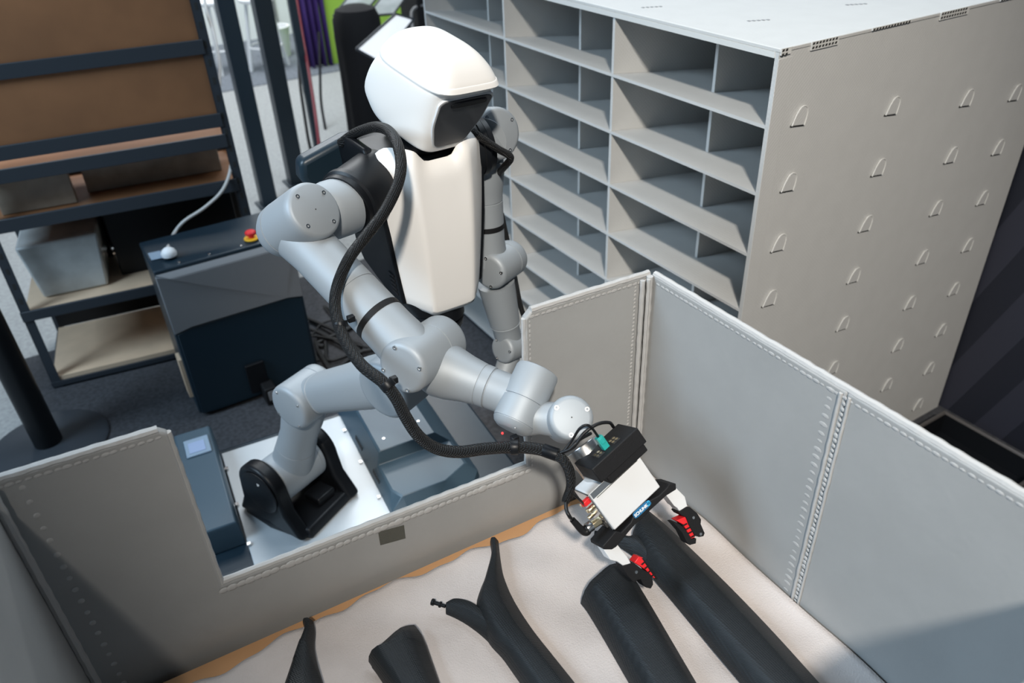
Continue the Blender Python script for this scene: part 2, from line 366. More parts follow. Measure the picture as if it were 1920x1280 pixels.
# ------------------------------------------------------------------ pillar trims
TZ = .957
def TP(p): return PZ(p[0], p[1], TZ+.008)
def strip(q, L, R, h, ridge=.62, nsub=6, hs=None, low=0.0):
    """domed strip between two edge point lists"""
    L = catmull(L, nsub); R = catmull(R, nsub); n = min(len(L), len(R)); rings = []
    prof = [(0, 0), (.02, .30), (.09, .68), (.19, .92), (.26, .975), (ridge, 1.0), (ridge+.12, .95), (ridge+.24, .74), (.96, .34), (1, .05)]
    for i in range(n):
        a, b = L[i], R[i]; t = i/(n-1); hh = h if hs is None else hs(t)
        ring = [a.lerp(b, u)+V3((0, 0, k*hh-low)) for u, k in prof]
        under = [a.lerp(b, u)+V3((0, 0, max(0, k*hh-.005)-low-.002)) for u, k in prof[::-1]]
        rings.append(ring+under)
    q.rings(rings)
def ext(a, b, y):                                  # carry an edge on to the near wall
    a, b = V3(a), V3(b); return b+(b-a)*((y-b.y)/(b.y-a.y))
def dome_end(q, a, b, h, fwd):                     # nothing but a slightly bulged end lip
    pass
def trim_wide(name, Lp, Rp, label, h):
    q = mb(); L = [TP(p) for p in Lp]; R = [TP(p) for p in Rp]
    L.append(ext(L[-2], L[-1], .24)); R.append(ext(R[-2], R[-1], .24))
    for e in (L[-1], R[-1]): e.z = TZ+.004
    strip(q, L, R, h, .56, 6, hs=lambda t: h*(.80+.2*min(1, t*5)))
    return tag(q.build(name, 'trim', None, angle=50), label, 'car trim', None)
def trim_fork(name, Lp, Rp, label, h, prong=None):
    q = mb(); L = [TP(p) for p in Lp]; R = [TP(p) for p in Rp]
    L.append(ext(L[-2], L[-1], .24)); R.append(ext(R[-2], R[-1], .24))
    strip(q, L, R, h, .5, 6, hs=lambda t: h*(.45+.55*min(1, t*2.4)))
    o = tag(q.build(name, 'trim', None, angle=50), label, 'car trim')
    if prong:
        a, b, tip = prong
        q = mb(); strip(q, [TP(p) for p in a], [TP(p) for p in b], h*.95, .5, 6, hs=lambda t: h*(.35+.50*t-.25*t**4)); q.build('side_prong', 'trim', o, angle=50)
        t0, t1 = [TP(p)+V3((0, 0, .012)) for p in tip]; d = (t1-t0)
        q = mb().cyl(t0, t1, .0035, .004, 10); q.cyl(t1-d*.12, t1+d*.05, .0065, .0065, 10); q.cyl(t0+d*.35, t0+d*.45, .0058, .0058, 10)
        q.build('locating_pin', 'black', o)
    return o
trim_fork('pillar_trim', [(568, 1168), (572, 1188), (562, 1222), (549, 1250), (537, 1282)], [(588, 1166), (591, 1184), (590, 1215), (597, 1250), (607, 1282)],
          'leftmost black pillar trim in the box, only its narrow tip in view', .034)
trim_wide('pillar_trim', [(697, 1250), (706, 1262), (716, 1277)], [(781, 1176), (797, 1203), (828, 1290)], 'short wide-ended black trim between the two forked trims at the front edge', .046)
trim_fork('pillar_trim', [(919, 1018), (921, 1046), (908, 1096), (893, 1142), (914, 1200), (944, 1236), (978, 1284)], [(935, 1017), (939, 1052), (946, 1086), (966, 1132), (1000, 1185), (1038, 1234), (1078, 1284)],
          'Y-shaped black pillar trim lying free in the centre of the white sheet', .040,
          ([(838, 1134), (852, 1127), (876, 1131), (897, 1143), (925, 1165)], [(836, 1150), (858, 1160), (884, 1176), (914, 1201), (944, 1236)], ((836, 1144), (812, 1136))))
trim_wide('pillar_trim', [(1089, 1130), (1110, 1160), (1182, 1284)], [(1166, 1062), (1192, 1092), (1305, 1284)], 'wide-ended black trim beside the left gripper finger', .050)
trim_fork('pillar_trim', [(1196, 962), (1190, 990), (1186, 1012), (1212, 1066), (1262, 1128), (1326, 1205), (1392, 1284)], [(1212, 958), (1234, 976), (1262, 1002), (1326, 1064), (1392, 1130), (1462, 1204), (1534, 1284)],
          'long black pillar trim running between the two gripper fingers', .044,
          ([(1150, 1003), (1160, 1008), (1178, 1016), (1192, 1014), (1214, 1030)], [(1150, 1018), (1160, 1024), (1176, 1034), (1192, 1046), (1212, 1066)], ((1150, 1012), (1116, 1008))))

# ================================================================== ROBOT
rb = empty('humanoid_robot', (.55, 1.95, 0), 'white and silver humanoid robot reaching over the notch into the grey box', 'robot')
yaw = math.radians(-5); BXA = V3((math.cos(yaw), math.sin(yaw), 0)); BYA = V3((-math.sin(yaw), math.cos(yaw), 0)); UP = V3((0, 0, 1))
PLZ = .30
def quad(poly, z0, z1): return mb().prism([V3((p.x, p.y, z0)) for p in poly], (0, 0, z1-z0))
pl0 = PZ(415, 850, PLZ)
def BP(u, v, z): p = pl0 + BXA*u - BYA*v; return V3((p.x, p.y, z))
# chassis under the plate, plate, covers
quad([BP(-.17, -.05, 0), BP(.93, -.05, 0), BP(.93, .80, 0), BP(-.17, .80, 0)], .03, PLZ-.02).build('chassis', 'navy', rb, bevel=.01)
quad([BP(0, 0, 0), BP(.47, 0, 0), BP(.47, .80, 0), BP(0, .80, 0)], PLZ-.02, PLZ).build('base_plate', 'plate', rb, bevel=.002)
def cover(name, a, b, z1, ch, m='navy', top='navyl'):
    (u0, v0), (u1, v1) = a, b
    o = mb().rings([[BP(u0, v0, PLZ-.02), BP(u1, v0, PLZ-.02), BP(u1, v1, PLZ-.02), BP(u0, v1, PLZ-.02)], [BP(u0+.004, v0+.004, z1-ch), BP(u1-.004, v0+.004, z1-ch), BP(u1-.004, v1-.01, z1-ch), BP(u0+.004, v1-.01, z1-ch)],
                   [BP(u0+ch, v0+ch, z1), BP(u1-ch, v0+ch, z1), BP(u1-ch, v1-ch*1.2, z1), BP(u0+ch, v1-ch*1.2, z1)]]).build(name, m, rb, bevel=.004)
    return o
lc = cover('left_cover', (-.145, -.10), (-.004, .47), PLZ+.075, .012, 'navyl')
mb().box(BP(-.068, .02, PLZ+.078), (.085, .10, .008), axes=(BXA, BYA, UP)).build('display_bezel', 'grey', lc, bevel=.003)
mb().box(BP(-.070, .025, PLZ+.0825), (.055, .06, .002), axes=(BXA, BYA, UP)).build('display', 'screen', lc)

def ring_uv(v, sec): return [BP(u, v, z) for u, z in sec]
hi = lambda k=0: [(.447, PLZ-.01), (.452, PLZ+.02), (.482, PLZ+.118), (.490, PLZ+.123), (.686, PLZ+.123), (.694, PLZ+.118), (.775, PLZ+.02), (.780, PLZ-.01)]
lo_ = lambda z=.07, c=0: [(.447, PLZ-.01), (.452, PLZ+.02), (.468+c, PLZ+z-.005), (.476+c, PLZ+z), (.734-c*4, PLZ+z), (.744-c*4, PLZ+z-.005), (.782-c*1.5, PLZ+.02), (.787-c*1.5, PLZ-.01)]
rc = mb().rings([ring_uv(-.04, lo_(.05)), ring_uv(.10, hi()), ring_uv(.415, hi()), ring_uv(.425, lo_(.072)), ring_uv(.56, lo_(.072)), ring_uv(.602, lo_(.070, .022)), ring_uv(.625, lo_(.03, .03))]).build('right_cover', 'navyl', rb, bevel=.002, angle=20)
for k in range(13):
    v = .20+k*.012+(.12 if k > 6 else 0)
    mb().prism([BP(.4545, v, PLZ+.030), BP(.4545, v+.004, PLZ+.030), BP(.4585 if k < 7 else .4575, v+.004, PLZ+(.046 if k < 7 else .046)), BP(.4585 if k < 7 else .4575, v, PLZ+.046)], -BXA*.002).build('vent_slot', 'black', rc)
for u, v in ((.52, .36), (.66, .33)):
    mb().cyl(BP(u, v, PLZ+.122), BP(u, v, PLZ+.1245), .005, n=12).build('screw', 'steel', rc)
for v in (.10, .30, .5):
    mb().box(BP(.003, v, PLZ+.004), (.012, .014, .008), axes=(BXA, BYA, UP)).build('plate_clip', 'steel', rb)
    mb().box(BP(.438, v, PLZ+.003), (.010, .012, .006), axes=(BXA, BYA, UP)).build('plate_clip', 'steel', rb)

# ------------------------------------------------------------------ leg
LF = V3((.41, -.91, 0)).normalized(); LA = V3((.91, .41, 0)).normalized()
ANK, KNE, HIP = V3((.343, 2.055, .455)), V3((.418, 1.925, .802)), V3((.597, 1.593, .998))
def rimcyl(r, L, e=.012, seam=None):
    p = [(0, .0001), (0, r-e), (e*.12, r-e*.55), (e*.45, r-e*.15), (e, r)]
    if seam is not None:
        for s in ([seam] if not isinstance(seam, (list, tuple)) else seam): p += [(s, r), (s+.0006, r-.0016), (s+.0018, r-.0016), (s+.0024, r)]
    p += [(L-e, r), (L-e*.45, r-e*.15), (L-e*.12, r-e*.55), (L, r-e), (L, .0001)]
    return p
def screws(c, axis, r, n, parent, ph=.4, sr=.0042):
    x, y = frame(axis); a = V3(axis).normalized()
    for k in range(n):
        t = ph+2*math.pi*k/n; p = V3(c)+(x*math.cos(t)+y*math.sin(t))*r
        mb().lathe(p-a*.002, a, [(0, sr), (.0035, sr), (.0035, sr*.55), (.0018, sr*.5), (.0018, .0001)], 10).build('screw', 'steel', parent)
# pedestal: base shoe and two cheeks
pc = V3((ANK.x-.002, ANK.y+.012, PLZ))
def pp_(f, a, z): return pc+LF*f+LA*a+UP*z
shoe = [[pp_(f, a, z) for f, a in ((-.16, -.10), (-.10, -.135), (.02, -.140), (.115, -.125), (.172, -.100), (.150, .135), (.02, .145), (-.10, .135), (-.16, .10))] for z in (0, .012)]
shoe.append([pp_(f*.93, a*.95, .034) for f, a in ((-.16, -.10), (-.10, -.135), (.02, -.140), (.115, -.125), (.172, -.100), (.150, .135), (.02, .145), (-.10, .135), (-.16, .10))])
ped = mb().rings(shoe).build('pedestal', 'black', rb, bevel=.006)
HA = ANK.z-PLZ
def cheek(a0, a1):
    prof = [(-.135, .01), (-.098, .08)]+[(-.092*math.cos(t), HA+.092*math.sin(t)) for t in [math.pi*k/14 for k in range(15)]]+[(.105, .09), (.165, .01)]
    return mb().prism([pp_(f, a0, z) for f, z in prof], LA*(a1-a0))
for a0, a1 in ((-.135, -.085), (.085, .135)):
    ck = cheek(a0, a1).build('cheek', 'black', ped, bevel=.012, seg=4)
dk = mb().lathe(ANK-LA*.140, LA, [(0, .0001), (.0, .070), (.003, .078), (.006, .078)], 40).build('cheek_disc', 'gloss', ped)
for k in range(5): mb().ball(ANK-LA*.1405+LF*(.004*(k % 3)+.01)+UP*(.045-.006*(k//3)), .0016, n=6, m=4).build('status_dot', 'ink', ped)
mb().box(pp_(.085, .03, .05), (.07, .075, .03), axes=(LF, LA, UP)).build('cable_cover', 'black', ped, bevel=.006)
ak = mb().lathe(ANK-LA*.085, LA, rimcyl(.078, .17, .01, .150), 44).build('ankle_joint', 'silver2', rb)
d = (KNE-ANK)
sk = mb().lathe(ANK, d, [(.02, .070), (.07, .066), (.13, .062), (.1305, .060), (.1325, .060), (.133, .062), (.20, .058), (.26, .063), (d.length-.03, .066)], 36).build('shank', 'silver', rb)
kn = mb().lathe(KNE-LA*.078, LA, rimcyl(.073, .150, .016, [.112]), 48).build('knee_joint', 'silver', rb)
screws(KNE-LA*.078, -LA, .058, 4, kn, .6)
d = HIP-KNE; dn = d.normalized()
side = LA; upn = side.cross(dn) if side.cross(dn).z > 0 else -side.cross(dn)
def oval(p, rx, rz, n=32, e=2.6):
    out = []
    for k in range(n):
        t = 2*math.pi*k/n; c, s_ = math.cos(t), math.sin(t)
        out.append(p+side*(rx*math.copysign(abs(c)**(2/e), c))+upn*(rz*math.copysign(abs(s_)**(2/e), s_)))
    return out
th = mb().rings([oval(KNE+dn*t, rx, rz) for t, rx, rz in ((.03, .052, .056), (.075, .056, .060), (.0765, .054, .058), (.079, .054, .058), (.0805, .056, .060), (.18, .062, .062), (.30, .066, .070), (d.length, .068, .072))]).build('thigh', 'silver', rb)
hp = mb().lathe(HIP-LA*.085, LA, rimcyl(.082, .17, .016, [.13]), 48).build('hip_joint', 'silver', rb)
# waist column up to the torso
TB = V3((.675, 1.495, 1.235))
mb().cyl(V3((.665, 1.54, 1.10)), V3((.675, 1.50, 1.21)), .052, .050).build('waist_joint', 'silver', rb)
mb().cyl(HIP+LA*.03, V3((.668, 1.535, 1.13)), .058, .054).build('waist_link', 'silver', rb)
mb().lathe(V3((.672, 1.51, 1.18)), (.05, -.1, 1), [(0, .060), (.01, .066), (.022, .066), (.026, .055), (.034, .055), (.038, .068), (.07, .060)], 32).build('waist_collar', 'black', rb)

# ------------------------------------------------------------------ torso
TX, TY = .685, 1.43
def rr(cx, y0, y1, hw, z, n=28, e=5, tilt=0):
    out = []; cy = (y0+y1)/2; hy = (y1-y0)/2
    for k in range(n):
        t = 2*math.pi*k/n; c, s_ = math.cos(t), math.sin(t)
        out.append(V3((cx+hw*math.copysign(abs(c)**(2/e), c), cy+hy*math.copysign(abs(s_)**(2/e), s_), z+tilt*s_)))
    return out
core = mb().rings([rr(TX, 1.455, 1.60, .082, 1.235), rr(TX, 1.452, 1.66, .098, 1.27), rr(TX, 1.45, 1.70, .114, 1.40), rr(TX, 1.45, 1.71, .124, 1.52), rr(TX, 1.46, 1.69, .126, 1.60), rr(TX, 1.48, 1.64, .108, 1.632), rr(TX, 1.50, 1.62, .06, 1.640)])
core.build('torso_core', 'black', rb)
# white chest plate: faceted grid
def chest():
    q = mb(); us = [-1, -.985, -.96, -.92, -.86, -.78, -.70, -.62, -.56, -.52, -.48, -.44, -.38, -.30, -.2, -.1]; us = us+[0]+[-u for u in us[::-1]]
    zs = [0, .008, .02, .04, .07, .12, .2, .3, .4, .5, .6, .7, .78, .84, .88, .91, .935, .955, .97, .983, .993, 1]
    rows = []
    for v in zs:
        row = []
        for u in us:
            hw = .098+.027*min(1, v*1.2)
            if v < .05: hw -= .02*(1-v/.05)
            if v > .96: hw -= .012*(v-.96)/.04
            a = abs(u)
            x = TX+hw*u
            ztop = 1.646-.034/(1+(a/.40)**8) - .02*max(0, (a-.8)/.2)**2; zb = 1.236+.038*max(0, a-.45)
            z = zb+(ztop-zb)*v
            y = TY + (0 if a <= .5 else (.062*((a-.5)/.5)**1.15)) + (.03*(.06-v)/.06 if v < .06 else 0) + (.016*((v-.88)/.12)**3 if v > .88 else 0) - .008*math.sin(v*math.pi)
            row.append(V3((x, y, z)))
        rows.append(row)
    q.rings(rows, closed=False, caps=False); return q
cp = chest().build('chest_plate', 'white', rb, solid=.009, bevel=.002, angle=50)
# black side panels with vents
for sx in (-1, 1):
    pts = [(1.52, 1.262), (1.478, 1.276), (1.475, 1.45), (1.48, 1.60), (1.52, 1.642), (1.62, 1.642), (1.69, 1.60), (1.715, 1.48), (1.715, 1.34), (1.69, 1.305), (1.62, 1.285)]
    xx = lambda z: TX+sx*(.100+.030*min(1, (z-1.25)/.3))
    sp = mb().rings([[V3((xx(z)-sx*.016, y, z)) for y, z in pts], [V3((xx(z)+sx*.004, y, z)) for y, z in pts]]).build('side_panel', 'gloss', rb, bevel=.006, seg=3)
    for k in range(5): mb().box((xx(1.30+k*.012)+sx*.0045, 1.505, 1.30+k*.012), (.003, .03, .004)).build('vent_slot', 'matte', sp)
# navy back plate wing
mb().prism([V3((x, 1.67, z)) for x, z in ((.47, 1.52), (.455, 1.55), (.46, 1.59), (.57, 1.622), (.80, 1.622), (.90, 1.59), (.905, 1.55), (.89, 1.50), (.80, 1.42), (.56, 1.42))], (0, .05, 0)).build('back_plate', 'navy', rb, bevel=.014, seg=4)

# shoulder brackets, rings and arms
def oriented(p0, p1): return (V3(p1)-V3(p0))
SHL, SHR = V3((.474, 1.462, 1.556)), V3((.850, 1.535, 1.585))
def bracket(a, b, r):
    d = V3(b)-V3(a); L = d.length
    o = mb().lathe(a, d, [(0, r*.9), (L*.2, r*1.02), (L-.030, r*1.05), (L-.028, r*1.10), (L-.016, r*1.10), (L-.012, r*1.02), (L, r)], 44).build('shoulder_bracket', 'black', rb); return o
bracket((.60, 1.535, 1.574), SHL, .064); bracket((.77, 1.54, 1.58), SHR, .062)
# near arm ---------------------------------------------------------
def arm_tube(a, b, prof, name='upper_arm', m='silver', n=36):
    return mb().lathe(a, V3(b)-V3(a), prof, n).build(name, m, rb)
CF_, CB_ = V3((.3906, 1.3763, 1.602)), V3((.338, 1.5003, 1.5153))
C2 = CF_.lerp(CB_, .46); A2 = (CF_-CB_).normalized(); AL = (CF_-CB_).length
s1 = mb().lathe(SHL+(SHL-C2).normalized()*.01, C2-SHL, [(0, .058), (.012, .0595), (.045, .0595), (.056, .0575), (.075, .050), (.10, .045)], 44).build('shoulder_ring', 'silver2', rb)
s2 = mb().lathe(CB_, A2, [(0, .0001), (0, .028), (.003, .040), (.011, .0505), (.025, .0558), (.045, .0572), (.0455, .0555), (.047, .0555), (.0475, .057), (AL-.022, .0570), (AL-.009, .0558), (AL-.003, .0530), (AL, .048), (AL, .0001)], 52).build('shoulder_joint', 'silver', rb)
screws(CF_, A2, .041, 4, s2, .55); mb().ball(CF_, .0014, n=6, m=4).build('centre_mark', 'dark', s2)
e0, e1 = PD(752, 692, 1.425), PD(836, 634, 1.545)
EL = e0.lerp(e1, .34)
C2T = CF_.lerp(CB_, .64)
d = EL-C2T; L = d.length
ua = mb().lathe(C2T, d, [(.035, .054), (.07, .0505), (.085, .0495), (L*.52, .0495), (L*.52+.0006, .0480), (L*.52+.0022, .0480), (L*.52+.0028, .0495), (L-.075, .0495), (L-.05, .051), (L, .050)], 44).build('upper_arm', 'silver', rb)
dn_ = d.normalized()
mb().lathe(C2T+dn_*(L*.70), d, [(0, .0495), (0, .0503), (.013, .0503), (.013, .0495)], 44).build('arm_band', 'matte', ua)
EA = V3((.0, .0, 1.0))
e0, e1 = PD(752, 692, 1.425), PD(836, 634, 1.545)
EA = (e1-e0).normalized(); L = (e1-e0).length
ej = mb().lathe(e0, EA, rimcyl(.052, L, .012, [L*.62]), 52).build('elbow_joint', 'silver', rb)
screws(e0, -EA, .042, 4, ej, .3)
f0, f1 = PD(822, 690, 1.50), PD(985, 752, 1.455)
d = f1-f0; L = d.length; dn_ = d.normalized()
fa = mb().lathe(f0, d, [(-.03, .030), (-.012, .050), (.005, .0545), (.03, .052), (.06, .045), (L*.50, .0405), (L*.50+.0006, .0395), (L*.50+.0022, .0395), (L*.50+.0028, .0405), (L*.60, .0400), (L*.60+.0008, .0375), (L*.60+.003, .0375), (L*.60+.0038, .039), (L-.035, .0385), (L, .044)], 44).build('forearm', 'silver', rb)
w0, w1 = PD(1010, 692, 1.455), PD(957, 806, 1.425)
WA = (w1-w0).normalized(); L = (w1-w0).length
wj = mb().lathe(w0, WA, [(0, .0001), (0, .034), (.002, .0385), (.006, .0405), (.007, .0405), (.008, .041), (L*.52, .041), (L*.52+.0006, .0385), (L*.52+.0028, .0385), (L*.52+.0034, .041), (L-.016, .0405), (L-.0155, .039), (L-.014, .039), (L-.0135, .040), (L-.006, .036), (L-.001, .028), (L, .022), (L, .0001)], 48).build('wrist_joint', 'silver', rb)
screws(w0+WA*.001, -WA, .030, 4, wj, .2, .0036); screws(w1-WA*.004, WA, .028, 4, wj, .9, .0036)
mb().ball(PD(942, 812, 1.395), .0022, n=8, m=6).build('status_light', mat('red_led', (.6, .01, .01), emit=((1, .03, .03), 3)), wj)
k0, k1 = PD(1058, 792, 1.455), PD(1072, 782, 1.368)
KA = (k1-k0).normalized(); L = (k1-k0).length
n0 = PD(985, 780, 1.44)
mb().lathe(n0, (k0.lerp(k1, .4))-n0, [(0, .037), (.03, .030), (.05, .031), (.075, .037)], 40).build('wrist_neck', 'silver', rb)
wk = mb().lathe(k0, KA, rimcyl(.0395, L, .009), 48).build('wrist_joint', 'silver', rb)
screws(k1-KA*.001, KA, .031, 3, wk, .35, .0042); mb().ball(k1, .0014, n=6, m=4).build('centre_mark', 'dark', wk)

# far arm ----------------------------------------------------------
g0, g1 = PD(880, 250, 1.90), PD(935, 251, 1.795)
GA = (g1-g0).normalized(); L = (g1-g0).length
fs = mb().lathe(g0, GA, rimcyl(.060, L, .010), 48).build('shoulder_joint', 'silver', rb)
screws(g1-GA*.001, GA, .048, 4, fs, .5)
mb().lathe(SHR-V3((.012, 0, 0)), g0.lerp(g1, .4)-SHR, [(0, .061), (.02, .060), (.05, .052)], 40).build('shoulder_ring', 'silver2', rb)
h0, h1 = PD(906, 300, 1.86), PD(917, 490, 1.995)
d = h1-h0; L = d.length; dn_ = d.normalized()
fu = mb().lathe(h0, d, [(0, .048), (.03, .049), (.07, .044), (.09, .042), (L*.37, .042), (L*.37+.0008, .0405), (L*.37+.0024, .0405), (L*.37+.003, .042), (L-.06, .042), (L-.02, .046), (L, .046)], 40).build('upper_arm', 'silver', rb)
mb().lathe(h0+dn_*(L*.60), d, [(0, .042), (0, .0427), (.013, .0427), (.013, .042)], 40).build('arm_band', 'matte', fu)
q0, q1 = PD(916, 511, 1.955), PD(962, 480, 2.05)
QA = (q1-q0).normalized(); L = (q1-q0).length
fe = mb().lathe(q0, QA, rimcyl(.047, L, .012, [L*.7]), 44).build('elbow_joint', 'silver', rb)
screws(q0, -QA, .037, 4, fe, .2)
r0, r1 = PD(930, 530, 2.02), PD(958, 655, 2.13)
d = r1-r0; L = d.length
mb().lathe(r0, d, [(0, .048), (.05, .045), (L*.58, .040), (L*.58+.001, .0385), (L*.58+.003, .0385), (L*.58+.004, .040), (L*.66, .036), (L, .036)], 36).build('forearm', 'silver', rb)
t0, t1 = PD(940, 656, 2.085), PD(985, 640, 2.16)
fw = mb().lathe(t0, t1-t0, rimcyl(.038, (t1-t0).length, .01), 40).build('wrist_joint', 'silver', rb)
screws(t0, t0-t1, .029, 3, fw, .2, .004)
u0, u1 = PD(955, 668, 2.14), PD(943, 705, 2.12)
fh = mb().lathe(u0, u1-u0, [(0, .03), (.03, .028), (.055, .027), (.062, .02), (.062, .0001)], 32).build('tool_flange', 'silver', rb)

# ------------------------------------------------------------------ neck and head
mb().lathe(V3((.69, 1.54, 1.60)), (.01, -.06, .08), [(0, .060), (.02, .052), (.06, .048), (.09, .052), (.10, .052)], 36).build('neck', 'black', rb)
HX = .7025
LV = [(0.0, 1.405, 1.653, 1.622, 1.671, .050), (.08, 1.401, 1.658, 1.645, 1.682, .057), (.2, 1.393, 1.674, 1.665, 1.70, .0615), (.45, 1.375, 1.71, 1.678, 1.724, .0665), (.75, 1.353, 1.752, 1.655, 1.762, .071), (.92, 1.342, 1.774, 1.622, 1.795, .0728), (1, 1.337, 1.782, 1.606, 1.806, .0725)]
def hring(yf, zf, yb, zb, hw, s=1, dz=0, n=96):
    out = []; cy = (yf+yb)/2; hy = (yb-yf)/2
    for k in range(n):
        t = 2*math.pi*k/n; c, s_ = math.cos(t), math.sin(t); e = 5.5 if s_ < 0 else 2.9
        x = hw*math.copysign(abs(c)**(2/e), c)*s; y = cy+hy*math.copysign(abs(s_)**(2/e), s_)*s
        zz = zf+(zb-zf)*(y-yf)/(yb-yf)
        out.append(V3((HX+x, y, zz+dz)))
    return out
LC1 = catmull([V3(l[1:4]) for l in LV], 4); LC2 = catmull([V3(l[4:6]+(0,)) for l in LV], 4)
R = [hring(a.x, a.y, a.z, b.x, b.y) for a, b in zip(LC1, LC2)]
R.append(hring(1.333, 1.784, 1.607, 1.808, .0738)); R.append(hring(1.322, 1.786, 1.607, 1.809, .0742)); R.append(hring(1.319, 1.789, 1.607, 1.811, .0742)); R.append(hring(1.322, 1.793, 1.606, 1.814, .0730))
head = mb()
DOME = [(.985, .0035), (.972, .0048), (.966, .0046), (.958, .0066), (.92, .013), (.82, .026), (.66, .040), (.48, .050), (.28, .0565), (.10, .059), (.01, .0595)]
DOME = [(p.x, p.y) for p in DOME[:4] and catmull([V3((a, b, 0)) for a, b in DOME], 3)]
for s_, dz in DOME: R.append([V3((p.x, p.y-.0*(1-s_), p.z+(dz-.0)*(1 if p.y > 1.42 else 1))) for p in hring(1.322, 1.793, 1.606, 1.814, .0730, s_)])
HP = V3((HX, 1.50, 1.72)); HR = Matrix.Rotation(.221, 3, 'Z') @ Matrix.Rotation(.1396, 3, 'X') @ Matrix.Rotation(.0842, 3, 'Y')
def roll(p):
    p = V3(p)-HP
    return HR @ V3((p.x*1.15, p.y*.84, p.z*1.06)) + HP + V3((-.0085, .006, -.006))
R = [[roll(p) for p in r] for r in R]
hd = head.rings(R).build('head', 'white', rb, angle=50)
mb().rings([[roll(p) for p in r] for r in (hring(1.412, 1.656, 1.640, 1.675, .0475), hring(1.43, 1.640, 1.635, 1.655, .044), hring(1.45, 1.632, 1.61, 1.645, .036))]).build('jaw_cover', 'black', hd)
# visor on the raked face
fn_ = HR @ V3((0, -(1.782-1.653), -(1.405-1.337))).normalized()
def FP(x, t, off=.0): return roll(V3((HX+x, 1.405-(1.405-1.337)*t, 1.653+(1.782-1.653)*t)))+fn_*off
def roundpoly(pts, r=.2, n=5):
    out = []; m_ = len(pts)
    for i in range(m_):
        a, b, c = pts[i-1], pts[i], pts[(i+1) % m_]
        for k in range(n+1):
            t = k/n; p0 = b.lerp(a, r); p1 = b.lerp(c, r); out.append(p0.lerp(b, t).lerp(b.lerp(p1, t), t))
    return out
vo = [FP(-.060, .925, .0005), FP(.060, .925, .0005), FP(.055, .50, .0005), FP(.034, .09, .0005), FP(-.034, .09, .0005), FP(-.055, .50, .0005)]
vis = mb().prism(roundpoly(vo, .22), fn_*.002).build('visor', 'visor', hd, bevel=.001)
mb().prism(roundpoly([FP(x*1.07, .5+(t-.5)*1.05, -.004) for x, t in ((-.060, .925), (.060, .925), (.055, .50), (.034, .09), (-.034, .09), (-.055, .50))], .22), fn_*.0048).build('visor_frame', 'alu', hd, bevel=.001)
mb().prism(roundpoly([FP(-.036, .88, .002), FP(.046, .88, .002), FP(.046, .80, .002), (FP(-.036, .80, .002))], .3), fn_*.0035).build('camera_slot', 'gloss', vis, bevel=.001)

# ------------------------------------------------------------------ gripper
TL = PD(1105, 927, 1.372); TR = PD(1193, 846, 1.405); BL = PD(1155, 992, 1.392)
GX = (TR-TL).normalized(); GG = (BL-TL); GG = (GG-GX*GG.dot(GX)).normalized(); GN = GX.cross(GG)
if GN.dot(ray(1175, 920)) < 0: GN = -GN
GW = (TR-TL).length; GH = (BL-TL).length; GT = .062
def GP(px, py, t=0): return PP(px, py, TL+GN*t, GN)
def GL(a, g, t): return TL+GX*a+GG*g+GN*t
def gz(x, y): return (880+x/2.667, 640+y/2.667)
gb = mb().box(GL(GW/2, GH/2, GT/2), (GW, GH, GT), axes=(GX, GG, GN)).build('gripper_body', 'alu', rb, bevel=.0022, seg=2)
mb().box(GL(GW*.5, .014, -.0004), (GW*.86, .0008, .0012), axes=(GX, GG, GN)).build('body_groove', 'dark', gb)
mb().box(GL(GW*.5, .006, -.0002), (GW*.98, .011, .001), axes=(GX, GG, GN)).build('top_strip', 'steel', gb)
# end plate with connectors
mb().box(GL(-.0015, GH*.5, GT/2), (.003, GH*.97, GT*.92), axes=(GX, GG, GN)).build('end_plate', 'steel', gb, bevel=.001)
for g, t in ((.016, .018), (.021, .032)): mb().box(GL(-.008, g, t), (.012, .010, .007), axes=(GX, GG, GN)).build('air_fitting', 'red', gb, bevel=.0015)
for g, t, r in ((.030, .016, .005), (.036, .030, .0045), (.058, .05, .004), (.026, .044, .004)): mb().cyl(GL(0, g, t), GL(-.014, g, t), r, n=14, e=.001).build('brass_fitting', 'gold', gb)
m0 = GP(*gz(655, 892), .022); m1 = GP(*gz(603, 925), .022)
mb().cyl(m0, m1, .0085, n=6).build('connector_nut', 'gold', gb, bevel=.001); mb().cyl(m1.lerp(m0, .2), m1.lerp(m0, -.35), .0095, n=20, e=.001).build('connector_ring', 'steel', gb)
pl = mb().tube([m1.lerp(m0, -.2), GP(*gz(583, 950), .022), GP(*gz(560, 940), .022), GP(*gz(515, 890), .02)], lambda t: .0095-.004*t, 14).build('angled_plug', 'cable', gb)
for dx, g in ((-.0, .0),): 
    mb().box(GL(-.003, GH-.012, .020), (.004, .012, .012), axes=(GX, GG, GN)).build('end_socket', 'dark', gb)
    mb().box(GL(-.003, GH-.012, .038), (.004, .012, .010), axes=(GX, GG, GN)).build('end_socket', 'dark', gb)
